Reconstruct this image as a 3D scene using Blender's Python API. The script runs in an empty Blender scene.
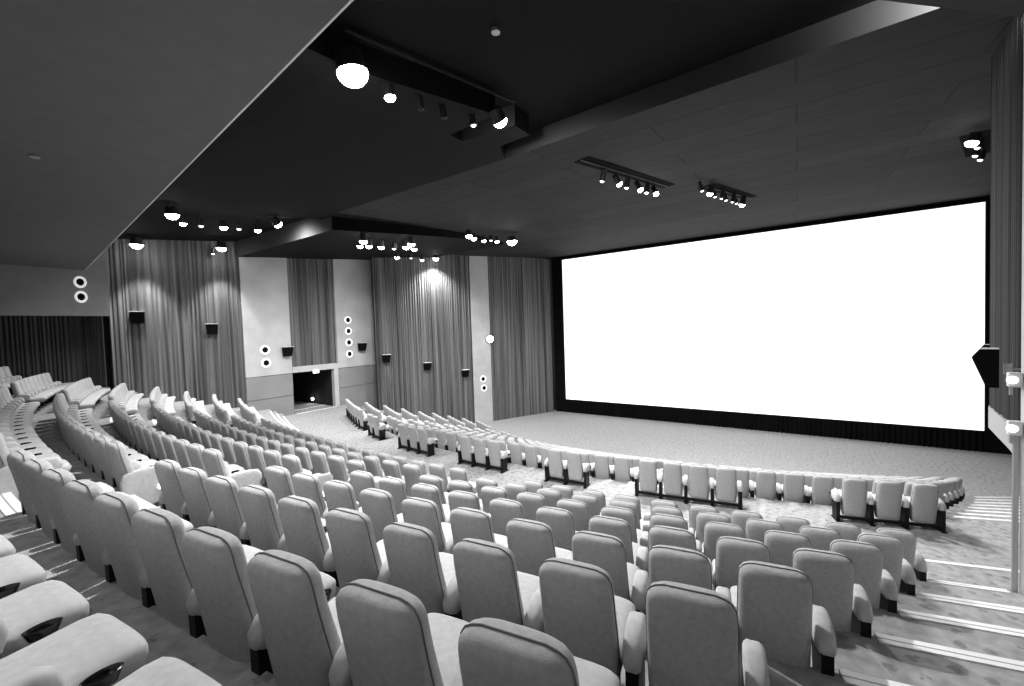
import bpy, math, random
from mathutils import Matrix, Vector

random.seed(7)
SC = bpy.context.scene
COL = SC.collection
ZO = 6.78                     # the camera stands 6.78 m above the lower stalls floor
CX, CY = -8.1057, 45.8778     # common centre of the curved rows
sin, cos, pi = math.sin, math.cos, math.pi


def interp(x, tab):
    if x <= tab[0][0]:
        return tab[0][1]
    for (a, b), (c, d) in zip(tab, tab[1:]):
        if x <= c:
            return b + (d - b) * (x - a) / (c - a)
    return tab[-1][1]


# ---------------------------------------------------------------- materials
def mat(name, base, rough=0.8, metal=0.0, noise=None, bump=None, spec=0.3, emit=None, estr=0.0):
    m = bpy.data.materials.new(name)
    m.use_nodes = True
    nt = m.node_tree
    b = nt.nodes['Principled BSDF']
    b.inputs['Base Color'].default_value = (base, base, base, 1)
    b.inputs['Roughness'].default_value = rough
    b.inputs['Metallic'].default_value = metal
    b.inputs['Specular IOR Level'].default_value = spec
    if emit is not None:
        b.inputs['Emission Color'].default_value = (emit, emit, emit, 1)
        b.inputs['Emission Strength'].default_value = estr
    if noise or bump:
        tc = nt.nodes.new('ShaderNodeTexCoord')
    if noise:
        sc, amt = noise
        n = nt.nodes.new('ShaderNodeTexNoise')
        n.inputs['Scale'].default_value = sc
        n.inputs['Detail'].default_value = 4
        nt.links.new(tc.outputs['Object'], n.inputs['Vector'])
        r = nt.nodes.new('ShaderNodeMapRange')
        r.inputs['From Min'].default_value = 0.3
        r.inputs['From Max'].default_value = 0.7
        r.inputs['To Min'].default_value = base * (1 - amt)
        r.inputs['To Max'].default_value = base * (1 + amt)
        nt.links.new(n.outputs['Fac'], r.inputs['Value'])
        nt.links.new(r.outputs['Result'], b.inputs['Base Color'])
    if bump:
        sc, st = bump
        n2 = nt.nodes.new('ShaderNodeTexNoise')
        n2.inputs['Scale'].default_value = sc
        nt.links.new(tc.outputs['Object'], n2.inputs['Vector'])
        bp = nt.nodes.new('ShaderNodeBump')
        bp.inputs['Strength'].default_value = st
        bp.inputs['Distance'].default_value = 0.01
        nt.links.new(n2.outputs['Fac'], bp.inputs['Height'])
        nt.links.new(bp.outputs['Normal'], b.inputs['Normal'])
    return m


FABRIC = mat('seat_fabric', 0.46, 0.95, noise=(35, 0.10), bump=(220, 0.25), spec=0.15)
PIPING = mat('seat_piping', 0.20, 0.9)
SIDE = mat('armrest_fabric', 0.54, 0.9, noise=(25, 0.08), spec=0.15)
BLACK = mat('black_plastic', 0.007, 0.5, spec=0.2)
CUP = mat('cup_holder_plastic', 0.008, 0.15, spec=0.6)
NOSE = mat('white_nosing', 0.9, 0.5)
NOSEG = mat('nosing_groove', 0.35, 0.6)
MATTE = mat('black_masking', 0.006, 0.95, spec=0.05)
PANEL = mat('wall_panel', 0.48, 0.75, noise=(1.2, 0.10), bump=(60, 0.1))
PANEL2 = mat('wall_panel_dado', 0.24, 0.75, noise=(1.2, 0.08))
SOFFIT = mat('soffit_plaster', 0.12, 0.85, noise=(3, 0.06), bump=(80, 0.15))
CEILM = mat('dark_ceiling_paint', 0.012, 0.8, spec=0.08, noise=(2.5, 0.12), bump=(70, 0.1))
COFFER = mat('coffer_paint', 0.007, 0.85, spec=0.1, noise=(2.5, 0.1))
FACE = mat('coffer_side_pale', 0.035, 0.8)
METAL = mat('grey_metal', 0.45, 0.35, metal=0.8)
TRIM = mat('dark_trim', 0.05, 0.5)
PILLAR = mat('pillar_paint', 0.62, 0.7, noise=(4, 0.05))
BODY = mat('lamp_can', 0.015, 0.4)
LAMP = mat('lamp_glow', 0.9, 0.4, emit=1.0, estr=30.0)
LAMPDIM = mat('lamp_glow_dim', 0.9, 0.4, emit=1.0, estr=4.0)
RING = mat('white_glow_ring', 0.9, 0.4, emit=1.0, estr=0.45)  # faint glow added to the rings, which are not lamps
BEAMM = mat('bulkhead_paint', 0.03, 0.8)
SCREEN = mat('projection_screen', 0.95, 0.7, emit=1.0, estr=1.25)


def make_carpet():
    m = bpy.data.materials.new('patterned_carpet')
    m.use_nodes = True
    nt = m.node_tree
    L = nt.links
    b = nt.nodes['Principled BSDF']
    b.inputs['Roughness'].default_value = 0.95
    b.inputs['Specular IOR Level'].default_value = 0.1
    g = nt.nodes.new('ShaderNodeNewGeometry')
    n = nt.nodes.new('ShaderNodeTexNoise'); n.inputs['Scale'].default_value = 9; n.inputs['Detail'].default_value = 5
    L.new(g.outputs['Position'], n.inputs['Vector'])
    r = nt.nodes.new('ShaderNodeMapRange')
    r.inputs['From Min'].default_value = 0.3; r.inputs['From Max'].default_value = 0.7
    r.inputs['To Min'].default_value = 0.27; r.inputs['To Max'].default_value = 0.42
    L.new(n.outputs['Fac'], r.inputs['Value'])
    # small dark ragged motifs spread evenly over the pile
    v = nt.nodes.new('ShaderNodeTexVoronoi'); v.inputs['Scale'].default_value = 4.6; v.inputs['Randomness'].default_value = 0.45
    mp = nt.nodes.new('ShaderNodeMapping'); mp.inputs['Scale'].default_value = (1, 1, 0.02)
    L.new(g.outputs['Position'], mp.inputs['Vector'])
    L.new(mp.outputs['Vector'], v.inputs['Vector'])
    n2 = nt.nodes.new('ShaderNodeTexNoise'); n2.inputs['Scale'].default_value = 34; n2.inputs['Detail'].default_value = 3
    L.new(g.outputs['Position'], n2.inputs['Vector'])
    add = nt.nodes.new('ShaderNodeMath'); add.operation = 'MULTIPLY_ADD'
    L.new(n2.outputs['Fac'], add.inputs[0]); add.inputs[1].default_value = 0.55
    L.new(v.outputs['Distance'], add.inputs[2])
    st = nt.nodes.new('ShaderNodeMapRange'); st.interpolation_type = 'SMOOTHSTEP'
    st.inputs['From Min'].default_value = 0.44; st.inputs['From Max'].default_value = 0.50
    st.inputs['To Min'].default_value = 0.66; st.inputs['To Max'].default_value = 1.0
    L.new(add.outputs[0], st.inputs['Value'])
    mu = nt.nodes.new('ShaderNodeMath'); mu.operation = 'MULTIPLY'
    L.new(r.outputs['Result'], mu.inputs[0]); L.new(st.outputs['Result'], mu.inputs[1])
    L.new(mu.outputs[0], b.inputs['Base Color'])
    bp = nt.nodes.new('ShaderNodeBump'); bp.inputs['Strength'].default_value = 0.3; bp.inputs['Distance'].default_value = 0.01
    n3 = nt.nodes.new('ShaderNodeTexNoise'); n3.inputs['Scale'].default_value = 160
    L.new(g.outputs['Position'], n3.inputs['Vector'])
    L.new(n3.outputs['Fac'], bp.inputs['Height']); L.new(bp.outputs['Normal'], b.inputs['Normal'])
    return m


def make_board():
    """dark stained ceiling boards with fine panel joints"""
    m = bpy.data.materials.new('ceiling_boards')
    m.use_nodes = True
    nt = m.node_tree; L = nt.links
    b = nt.nodes['Principled BSDF']; b.inputs['Roughness'].default_value = 0.8
    b.inputs['Specular IOR Level'].default_value = 0.12
    g = nt.nodes.new('ShaderNodeNewGeometry')
    mp = nt.nodes.new('ShaderNodeMapping'); mp.inputs['Scale'].default_value = (0.30, 0.30, 0.0)
    L.new(g.outputs['Position'], mp.inputs['Vector'])
    br = nt.nodes.new('ShaderNodeTexBrick')
    br.inputs['Color1'].default_value = (0.027, 0.027, 0.027, 1)
    br.inputs['Color2'].default_value = (0.036, 0.036, 0.036, 1)
    br.inputs['Mortar'].default_value = (0.016, 0.016, 0.016, 1)
    br.inputs['Scale'].default_value = 1.0
    br.inputs['Mortar Size'].default_value = 0.007
    br.offset = 0.5; br.inputs['Brick Width'].default_value = 1.7; br.inputs['Row Height'].default_value = 0.38
    L.new(mp.outputs['Vector'], br.inputs['Vector'])
    n = nt.nodes.new('ShaderNodeTexNoise'); n.inputs['Scale'].default_value = 1.0; n.inputs['Detail'].default_value = 6
    mp2 = nt.nodes.new('ShaderNodeMapping'); mp2.inputs['Scale'].default_value = (1.2, 9, 0)
    L.new(g.outputs['Position'], mp2.inputs['Vector']); L.new(mp2.outputs['Vector'], n.inputs['Vector'])
    r = nt.nodes.new('ShaderNodeMapRange'); r.inputs['From Min'].default_value = .3; r.inputs['From Max'].default_value = .7
    r.inputs['To Min'].default_value = 0.82; r.inputs['To Max'].default_value = 1.2
    L.new(n.outputs['Fac'], r.inputs['Value'])
    vm = nt.nodes.new('ShaderNodeVectorMath'); vm.operation = 'SCALE'
    L.new(br.outputs['Color'], vm.inputs[0]); L.new(r.outputs['Result'], vm.inputs['Scale'])
    L.new(vm.outputs[0], b.inputs['Base Color'])
    return m


def make_curtain(name, lo, hi):
    m = bpy.data.materials.new(name); m.use_nodes = True
    nt = m.node_tree; L = nt.links; b = nt.nodes['Principled BSDF']
    b.inputs['Roughness'].default_value = 0.9; b.inputs['Specular IOR Level'].default_value = 0.1
    tc = nt.nodes.new('ShaderNodeTexCoord')
    mp = nt.nodes.new('ShaderNodeMapping'); mp.inputs['Scale'].default_value = (5, 5, 0.08)
    L.new(tc.outputs['Object'], mp.inputs['Vector'])
    n = nt.nodes.new('ShaderNodeTexNoise'); n.inputs['Scale'].default_value = 1.0; n.inputs['Detail'].default_value = 4
    L.new(mp.outputs['Vector'], n.inputs['Vector'])
    r = nt.nodes.new('ShaderNodeMapRange'); r.inputs['From Min'].default_value = .3; r.inputs['From Max'].default_value = .7
    r.inputs['To Min'].default_value = lo; r.inputs['To Max'].default_value = hi
    L.new(n.outputs['Fac'], r.inputs['Value']); L.new(r.outputs['Result'], b.inputs['Base Color'])
    return m


CARPET = make_carpet()
BOARD = make_board()
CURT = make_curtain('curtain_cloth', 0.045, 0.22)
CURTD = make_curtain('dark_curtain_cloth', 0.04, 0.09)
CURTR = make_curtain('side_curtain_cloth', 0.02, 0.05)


# ---------------------------------------------------------------- mesh helpers
class MB:
    def __init__(s):
        s.v, s.f = [], []

    def add(s, vs, fs):
        o = len(s.v)
        s.v += [tuple(p) for p in vs]
        s.f += [tuple(i + o for i in q) for q in fs]
        return s

    def box(s, x0, x1, y0, y1, z0, z1):
        return s.add([(x, y, z) for z in (z0, z1) for y in (y0, y1) for x in (x0, x1)],
                     [(0, 2, 3, 1), (4, 5, 7, 6), (0, 1, 5, 4), (2, 6, 7, 3), (0, 4, 6, 2), (1, 3, 7, 5)])

    def loft(s, rings, cap=True):
        n = len(rings[0]); vs = [p for r in rings for p in r]; fs = []
        for k in range(len(rings) - 1):
            for i in range(n):
                j = (i + 1) % n
                fs.append((k * n + i, k * n + j, (k + 1) * n + j, (k + 1) * n + i))
        if cap:
            fs.append(tuple(range(n - 1, -1, -1)))
            fs.append(tuple((len(rings) - 1) * n + i for i in range(n)))
        return s.add(vs, fs)

    def tube(s, path, r, n=8, closed=False):
        path = [Vector(p) for p in path]
        rings = []
        for i, p in enumerate(path):
            a = path[max(i - 1, 0)]; b = path[min(i + 1, len(path) - 1)]
            d = (b - a).normalized()
            u = d.cross(Vector((0, 0, 1)))
            if u.length < 1e-3:
                u = d.cross(Vector((0, 1, 0)))
            u.normalize(); w = d.cross(u)
            rings.append([p + (u * cos(2 * pi * k / n) + w * sin(2 * pi * k / n)) * r for k in range(n)])
        return s.loft(rings)

    def cyl(s, a, b, r0, r1=None, n=16):
        r1 = r0 if r1 is None else r1
        a, b = Vector(a), Vector(b); d = (b - a).normalized()
        u = d.cross(Vector((0, 0, 1)))
        if u.length < 1e-3:
            u = Vector((1, 0, 0))
        u.normalize(); w = d.cross(u)
        return s.loft([[c + (u * cos(2 * pi * k / n) + w * sin(2 * pi * k / n)) * r for k in range(n)] for c, r in ((a, r0), (b, r1))])

    def mesh(s, name, m, smooth=False, bevel=0, seg=2):
        me = bpy.data.meshes.new(name)
        me.from_pydata(s.v, [], s.f)
        if bevel:
            import bmesh
            bm = bmesh.new(); bm.from_mesh(me)
            bmesh.ops.bevel(bm, geom=list(bm.edges), offset=bevel, segments=seg, profile=0.6, affect='EDGES', clamp_overlap=True)
            bm.to_mesh(me); bm.free()
        if smooth:
            me.polygons.foreach_set('use_smooth', [True] * len(me.polygons))
        me.materials.append(m)
        me.update()
        return me

    def obj(s, name, m, parent=None, kind=None, **kw):
        o = bpy.data.objects.new(name, s.mesh(name, m, **kw))
        COL.objects.link(o)
        o.parent = parent
        if kind:
            o['kind'] = kind
        return o


def link(name, me, parent=None):
    o = bpy.data.objects.new(name, me); COL.objects.link(o); o.parent = parent
    return o


def tag(o, label, cat, group=None, kind=None):
    o['label'] = label; o['category'] = cat
    if group: o['group'] = group
    if kind: o['kind'] = kind
    return o


def empty(name, loc=(0, 0, 0), rz=0):
    o = bpy.data.objects.new(name, None); COL.objects.link(o)
    o.location = loc; o.rotation_euler = (0, 0, rz); o.empty_display_size = 0.2
    return o


def W(x, y, z):               # camera-relative height -> world
    return (x, y, z + ZO)


# ---------------------------------------------------------------- plan of the house
R0, DP, H0, DH = 45.414, 0.9603, 0.9973, 0.3070
CHH = 0.96                                       # seat height
TH = {-1: .151, 0: .16218, 1: .17313, 2: .18407, 3: .19526, 4: .20728, 5: .21997, 6: .23277}
PITCH = 0.58


def zlev(k):                  # back stalls level k
    return -(H0 + CHH + DH * k)


def zf(i):                    # front stalls level i
    return -(4.32 + DH * i)


def wall_x_left(y):
    return interp(y, [(-6, -26.0), (4.5, -25.6), (5.0, -24.9), (9.6, -23.15), (17.5, -23.15), (17.51, -22.0), (29.6, -16.3)])


def wall_x_right(y):
    return interp(y, [(-6, 3.2), (7.6, 3.4), (8.5, 4.4), (30, 8.7)])


def pol(r, th):
    return (CX + r * sin(th), CY - r * cos(th))


def th_limits(r, shift=None):
    def xy(t):
        return pol(r + (shift(t) if shift else 0), t)
    t = 0.0
    while t > -0.75:
        x, y = xy(t)
        if x < wall_x_left(y): break
        t -= 0.004
    lo = t
    t = 0.0
    while t < 0.75:
        x, y = xy(t)
        if x > wall_x_right(y): break
        t += 0.004
    return lo, t


def fshift(t):                # front rows bend in slightly at the far side
    d = -math.degrees(t) - 8
    return 0.0 if d <= 0 else -1.0 * min(d, 14) / 11


# floor: stepped curved terraces in one mesh
fl = MB()
NA = 90


def arc(r, z, shift, lo, hi):
    out = []
    for i in range(NA + 1):
        t = lo + (hi - lo) * i / NA
        x, y = pol(r + (shift(t) if shift else 0), t)
        out.append(W(x, y, z))
    return out


def terrace(r_out, r_in, z, z_next, shift_o=None, shift_i=None):
    lo1, hi1 = th_limits(r_out, shift_o); lo2, hi2 = th_limits(r_in, shift_i)
    a = arc(r_out, z, shift_o, lo1, hi1); b = arc(r_in, z, shift_i, lo2, hi2)
    n = len(a)
    vs = a + b
    fs = [(i, i + 1, n + i + 1, n + i) for i in range(n - 1)]
    fl.add(vs, [tuple(reversed(q)) for q in fs])
    if z_next is not None:
        c = arc(r_in, z_next, shift_i, lo2, hi2)
        fl.add(b + c, [(i, i + 1, n + i + 1, n + i) for i in range(n - 1)])


terrace(52.0, R0 + 2 * DP - 0.07, zlev(-2), None)
EO = 0.07
for k in range(-2, 6):
    terrace(R0 - k * DP - EO, R0 - (k + 1) * DP - EO, zlev(k), zlev(k + 1))
terrace(R0 - 6 * DP - EO, 38.30, zlev(6), -3.97)
terrace(38.30, 38.02, -3.97, -4.14)
terrace(38.02, 37.74, -4.14, -4.32)
terrace(37.74, 35.1, zf(0), zf(1), None, fshift)
for i in range(1, 8):
    terrace(35.1 - (i - 1), 35.1 - i, zf(i), zf(i + 1), fshift, fshift)
# flat floor in front of the screen
lo, hi = th_limits(28.1, fshift)
a = arc(28.1, zf(8), fshift, lo, hi)
b = [W(-21.5 + (9.2 + 21.5) * i / NA, 31.0, zf(8)) for i in range(NA + 1)]
fl.add(a + b, [(i + 1, i, NA + 1 + i, NA + 2 + i) for i in range(NA)])
floor = fl.obj('floor', CARPET, kind='structure')

# floor of the doorway passage
pb = MB(); pb.box(-28, -23.1, 11.6, 14.8, ZO - 4.62, ZO - 4.322)
pb.obj('floor', CARPET, kind='structure')


# ---------------------------------------------------------------- walls
def wall_seg(name, pts, z0, z1, m, thick=0.15, side=-1, kind='structure', parent=None):
    """vertical wall following plan points; thickness to the given side"""
    mb = MB()
    n = len(pts)
    offs = []
    for i, p in enumerate(pts):
        a = pts[max(i - 1, 0)]; b = pts[min(i + 1, n - 1)]
        d = Vector((b[0] - a[0], b[1] - a[1])).normalized()
        offs.append((p[0] - d.y * thick * side * -1, p[1] + d.x * thick * side * -1))
    z0f = z0 if callable(z0) else (lambda x, y: z0)
    z1f = z1 if callable(z1) else (lambda x, y: z1)
    for i in range(n - 1):
        (x0, y0), (x1, y1) = pts[i], pts[i + 1]
        (u0, v0), (u1, v1) = offs[i], offs[i + 1]
        q = [W(x0, y0, z0f(x0, y0)), W(x1, y1, z0f(x1, y1)), W(u1, v1, z0f(x1, y1)), W(u0, v0, z0f(x0, y0)),
             W(x0, y0, z1f(x0, y0)), W(x1, y1, z1f(x1, y1)), W(u1, v1, z1f(x1, y1)), W(u0, v0, z1f(x0, y0))]
        mb.add(q, [(0, 1, 2, 3), (7, 6, 5, 4), (0, 4, 5, 1), (2, 6, 7, 3)])
        if i == 0: mb.add([q[0], q[3], q[7], q[4]], [(0, 1, 2, 3)])
        if i == n - 2: mb.add([q[1], q[5], q[6], q[2]], [(0, 1, 2, 3)])
    return mb.obj(name, m, kind=kind, parent=parent)


def curtain(name, p0, p1, z0, z1, m, label, group=None, amp=0.05, pitch=0.16, seed=1, pts=None, cat='curtain'):
    rnd = random.Random(seed)
    path = pts or [p0, p1]
    segs = []
    tot = 0
    for a, b in zip(path, path[1:]):
        l = math.hypot(b[0] - a[0], b[1] - a[1]); segs.append((a, b, l)); tot += l
    # random pleat phases
    xs, ph = [0.0], 0.0
    s = 0.0
    widths = []
    while s < tot:
        w = pitch * rnd.uniform(0.6, 1.5); widths.append((s, w, amp * rnd.uniform(0.35, 1.0))); s += w
    cols = []
    for s0, w, am in widths:
        for q in range(6):
            t = s0 + w * q / 6
            if t > tot: break
            cols.append((t, am * sin(2 * pi * q / 6)))
    cols.append((tot, 0))
    z0f = z0 if callable(z0) else (lambda y: z0)
    z1f = z1 if callable(z1) else (lambda y: z1)
    mb = MB(); vs = []
    for t, dsp in cols:
        r = t
        for a, b, l in segs:
            if r <= l + 1e-6 or (a, b, l) is segs[-1]:
                u = min(r / l, 1); x = a[0] + (b[0] - a[0]) * u; y = a[1] + (b[1] - a[1]) * u
                nx, ny = (b[1] - a[1]) / l, -(b[0] - a[0]) / l
                break
            r -= l
        vs.append((x + nx * dsp, y + ny * dsp, z0f(y) + ZO)); vs.append((x + nx * dsp * .8, y + ny * dsp * .8, z1f(y) + ZO))
        vs.append((x + nx * dsp * .8 - nx * .02, y + ny * dsp * .8 - ny * .02, z1f(y) + ZO)); vs.append((x + nx * dsp - nx * .02, y + ny * dsp - ny * .02, z0f(y) + ZO))
    n = len(cols); fs = []
    for i in range(n - 1):
        for k in range(4):
            k2 = (k + 1) % 4
            fs.append((4 * i + k, 4 * i + k2, 4 * i + 4 + k2, 4 * i + 4 + k))
    mb.add(vs, fs)
    o = mb.obj(name, m)
    return tag(o, label, cat, group)


def zs(y):     # side ceiling underside above the left wall
    return interp(y, [(-5, 3.62), (5, 3.62), (9.6, 4.1), (17.4, 4.86), (22.9, 5.25), (29.9, 5.42)])


def zm(y):     # main dark ceiling underside
    return interp(y, [(-6, 4.2), (4, 4.2), (9, 4.57), (12, 4.8), (17.4, 5.15), (22.9, 5.32), (29.6, 5.60), (31, 5.62)])


def fz(y):     # floor beneath side wall (rough, for curtain hems)
    return interp(y, [(-5, -1.2), (3, -1.6), (9.5, -3.6), (11, -4.32), (14, -4.9), (21, -6.7), (22, -6.78), (31, -6.78)])


WL = 'wall_left'
# backing walls
wall_seg(WL, [(-26.3, -6), (-26.3, 4.4), (-25.2, 5.0), (-23.45, 9.6), (-23.45, 11.55)], -7, 5.9, TRIM, 0.2, side=-1)
wall_seg(WL, [(-23.45, 14.83), (-23.45, 17.6), (-22.5, 17.6), (-22.4, 16.9), (-16.6, 30.2)], -7, 5.9, TRIM, 0.2, side=-1)
# porthole panel under the soffit, hanging over the rear corner
wall_seg(WL, [(-23.15, -6), (-23.15, 4.66)], 1.09, 4.3, mat('porthole_panel', 0.24, .8, noise=(3, .06)), 0.2, side=-1)


# panels either side of the door, built as slabs with joints
def slab(name, x0, x1, y0, y1, z0, z1, m, kind='structure'):
    mb = MB(); mb.box(x0, x1, y0, y1, z0 + ZO, z1 + ZO)
    return mb.obj(name, m, kind=kind, bevel=0.012)


for (y0, y1) in ((9.57, 11.93), (14.72, 17.58)):
    slab(WL, -23.44, -23.15, y0, y1, -2.03, 5.2, PANEL)
    slab(WL, -23.44, -23.15, y0, y1, -3.24, -2.055, PANEL2)
    slab(WL, -23.44, -23.15, y0, y1, -5.2, -3.265, PANEL2)
# pale jamb and lintel of the entrance
slab('trim_1', -23.44, -23.15, 14.43, 14.71, -5.0, -1.72, PANEL)
slab('trim_2', -23.44, -23.13, 11.94, 14.42, -2.03, -1.70, PANEL)
# the dark passage
dk = mat('passage_dark_paint', 0.02, .9)
slab('door_1', -28.2, -23.45, 11.62, 11.92, -4.9, -1.9, dk)
slab('door_1', -28.2, -23.45, 14.45, 14.75, -4.9, -1.9, dk)
slab('door_1', -28.5, -28.2, 11.62, 14.75, -4.9, -1.9, dk)
slab('door_1', -28.2, -23.45, 11.62, 14.75, -2.02, -1.72, dk)
# upper wall behind the curtain over the door
wall_seg(WL, [(-23.5, 11.5), (-23.5, 14.9)], -1.7, 5.9, TRIM, 0.2, side=-1)

# curtains on the left wall
curtain('wall_curtain', (-24.75, 4.95), (-23.2, 9.56), lambda y: fz(y) - .9, lambda y: 4.9, CURT,
        'tall pleated curtain carrying two small speakers, beside the porthole panel', 'left wall curtains', seed=3)
curtain('wall_curtain', (-23.28, 11.96), (-23.28, 14.80), -1.70, lambda y: 5.2, CURT,
        'pleated curtain hanging directly above the dark entrance doorway', 'left wall curtains', seed=5)
curtain('wall_curtain', (-22.14, 16.76), (-19.36, 22.83), lambda y: fz(y) - .5, lambda y: 5.45, CURT,
        'widest pleated wall curtain, lit bright at its top and carrying three speakers', 'left wall curtains', seed=8)
curtain('wall_curtain', (-18.70, 24.28), (-16.40, 29.28), lambda y: -6.78, lambda y: 5.5, CURT,
        'pleated curtain between the narrow pale wall strip and the screen', 'left wall curtains', seed=11)
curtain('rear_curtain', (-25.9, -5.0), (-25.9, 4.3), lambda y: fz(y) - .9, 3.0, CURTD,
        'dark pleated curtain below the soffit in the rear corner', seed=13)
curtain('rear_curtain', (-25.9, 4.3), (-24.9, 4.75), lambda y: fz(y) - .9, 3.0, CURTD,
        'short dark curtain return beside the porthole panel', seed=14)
# narrow pale strip
wall_seg(WL, [(-19.33, 22.89), (-18.70, 24.22)], -6.8, 5.6, PANEL, 0.25, side=-1)
# wall behind the screen, back wall
wall_seg('wall_front', [(-18, 30.3), (9.5, 30.3)], -7, 6, MATTE, 0.2, side=-1)
wall_seg('wall_back', [(-27, -5.6), (3.6, -5.6)], -3, 4.6, PANEL2, 0.2, side=1)

# right side
wall_seg('wall_right', [(4.4, 8.2), (8.7, 30.2)], -7, 6, TRIM, 0.2, side=1)
wall_seg('wall_right', [(2.24, 7.72), (2.75, 6.3), (3.2, 5.0), (3.3, -5.8)], -4.0, 3.55, PILLAR, 0.22, side=-1)
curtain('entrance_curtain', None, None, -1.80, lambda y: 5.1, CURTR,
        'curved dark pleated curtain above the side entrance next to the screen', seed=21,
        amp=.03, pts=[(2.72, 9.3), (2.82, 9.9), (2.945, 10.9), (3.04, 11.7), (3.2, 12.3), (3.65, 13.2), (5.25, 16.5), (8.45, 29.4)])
wall_seg('trim_3', [(2.66, 9.3), (2.76, 9.9), (2.885, 10.9), (2.985, 11.7), (3.16, 12.3), (3.62, 13.15), (5.2, 16.4)], -2.20, -1.80,
         mat('band_paint', 0.3, .8), 0.10, side=1)


# ---------------------------------------------------------------- screen and masking
scr = empty('cinema_screen', W(-4.0, 29.6, -5.75))
tag(scr, 'huge blank white cinema screen framed in black masking', 'screen')
NS = 40


def curved_panel(x0, x1, z0, z1, y, sag, th, m, name, yb=None):
    mb = MB(); rings = []
    for i in range(NS + 1):
        x = x0 + (x1 - x0) * i / NS
        u = (x + 4.0) / 11.7
        yy = y - sag * (u * u - 1) * -1 if False else y + sag * (1 - u * u)
        rings.append([(x + 4.0, yy - 29.6, z0 + 5.75), (x + 4.0, yy - 29.6 + th, z0 + 5.75), (x + 4.0, yy - 29.6 + th, z1 + 5.75), (x + 4.0, yy - 29.6, z1 + 5.75)])
    mb.loft(rings)
    return mb.obj(name, m, parent=scr)


curved_panel(-15.4, 7.42, -5.75, 5.34, 29.60, 0.0, 0.03, SCREEN, 'screen_surface')
curved_panel(-16.3, -15.4, -6.775, 5.57, 29.50, 0.0, 0.12, MATTE, 'side_masking')
curved_panel(7.42, 8.35, -6.775, 5.57, 29.50, 0.0, 0.12, MATTE, 'side_masking')
curved_panel(-15.4, 7.42, 5.34, 5.57, 29.50, 0.0, 0.12, MATTE, 'top_masking')
sk = MB(); vs = []
n = 700
for i in range(n + 1):
    x = -15.4 + 22.82 * i / n
    dy = 0.04 * sin(i * 0.9) * (1 + .4 * sin(i * .13))
    for (z, e) in ((0.0, 0), (-1.03, 0), (-1.03, .05), (0.0, .05)):
        vs.append((x + 4.0, -0.12 + dy + e, z))
fs = []
for i in range(n):
    for k in range(4):
        k2 = (k + 1) % 4
        fs.append((4 * i + k, 4 * i + k2, 4 * i + 4 + k2, 4 * i + 4 + k))
sk.add(vs, fs)
sk.obj('bottom_skirt', MATTE, parent=scr)

# ---------------------------------------------------------------- ceiling
def ceil_quad(mb, x0, x1, ys, zfun, up=0.0, holes=None):
    for ya, yb in zip(ys, ys[1:]):
        za, zb = zfun(ya) + up + ZO, zfun(yb) + up + ZO
        mb.add([(x0, ya, za), (x1, ya, za), (x1, yb, zb), (x0, yb, zb)], [(0, 1, 2, 3)])


def in_poly(x, y, P):
    c = False
    for i in range(len(P)):
        (x0, y0), (x1, y1) = P[i], P[i - 1]
        if (y0 > y) != (y1 > y) and x < (x1 - x0) * (y - y0) / (y1 - y0) + x0:
            c = not c
    return c


# boarded slab toward the screen; its near edge runs above the front of the centre coffer
mb = MB(); ceil_quad(mb, -14.2, 9.6, [12, 15, 17.4, 20, 22.9, 26, 29.6, 31], zm)
EDGE = [(-14.2, 9.30), (-6.49, 9.33), (-2, 9.12), (1.8, 8.93), (9.6, 8.55)]
for (x0, y0), (x1, y1) in zip(EDGE, EDGE[1:]):
    mb.add([W(x0, y0, zm(y0)), W(x1, y1, zm(y1)), W(x1, 12, zm(12)), W(x0, 12, zm(12))], [(0, 1, 2, 3)])
mb.obj('ceiling', BOARD, kind='structure')
mb = MB(); ceil_quad(mb, -19.5, -14.2, [14.0, 17.4, 20, 22.9, 26, 29.6, 31], zm)
mb.obj('ceiling', BOARD, kind='structure')
# middle strip running back to the soffit, with the toothed edge of the coffer
TOOTH = [(-6.1, -6), (-5.95, 3.0), (-5.78, 4.3), (-5.10, 7.05), (-6.45, 7.12), (-6.49, 7.60), (-5.10, 7.76), (-5.15, 8.45), (-6.05, 8.50), (-6.49, 9.33)]
mb = MB(); ceil_quad(mb, -15.6, -6.9, [-6, 2, 4, 9, 9.3], zm)
ceil_quad(mb, -15.6, -14.2, [9.3, 12, 14.0], zm)
mb.add([W(-6.9, -6, zm(-6)), W(-6.9, 4, zm(4)), W(-6.9, 9.3, zm(9.3))] + [W(x, y, zm(y)) for x, y in reversed(TOOTH)], [tuple(range(3 + len(TOOTH)))])
mb.obj('ceiling', CEILM, kind='structure')
UPH = 0.46
mb = MB(); ceil_quad(mb, -6.9, 9.6, [-6, 2, 4, 9, 9.45], zm, up=UPH)
mb.obj('ceiling', COFFER, kind='structure')
mb = MB(); mbw = MB()
for (x0, y0), (x1, y1) in list(zip(TOOTH, TOOTH[1:])) + list(zip(EDGE[1:], EDGE[2:])):
    t_ = mbw if abs(x1 - x0) > abs(y1 - y0) * 1.5 else mb  # faces split by direction: lit ones paler, shaded ones darker in colour
    t_.add([W(x0, y0, zm(y0)), W(x1, y1, zm(y1)), W(x1, y1, zm(y1) + UPH + .03), W(x0, y0, zm(y0) + UPH + .03)], [(0, 1, 2, 3)])
mb.obj('ceiling', COFFER, kind='structure')
mbw.obj('ceiling', FACE, kind='structure')
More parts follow.
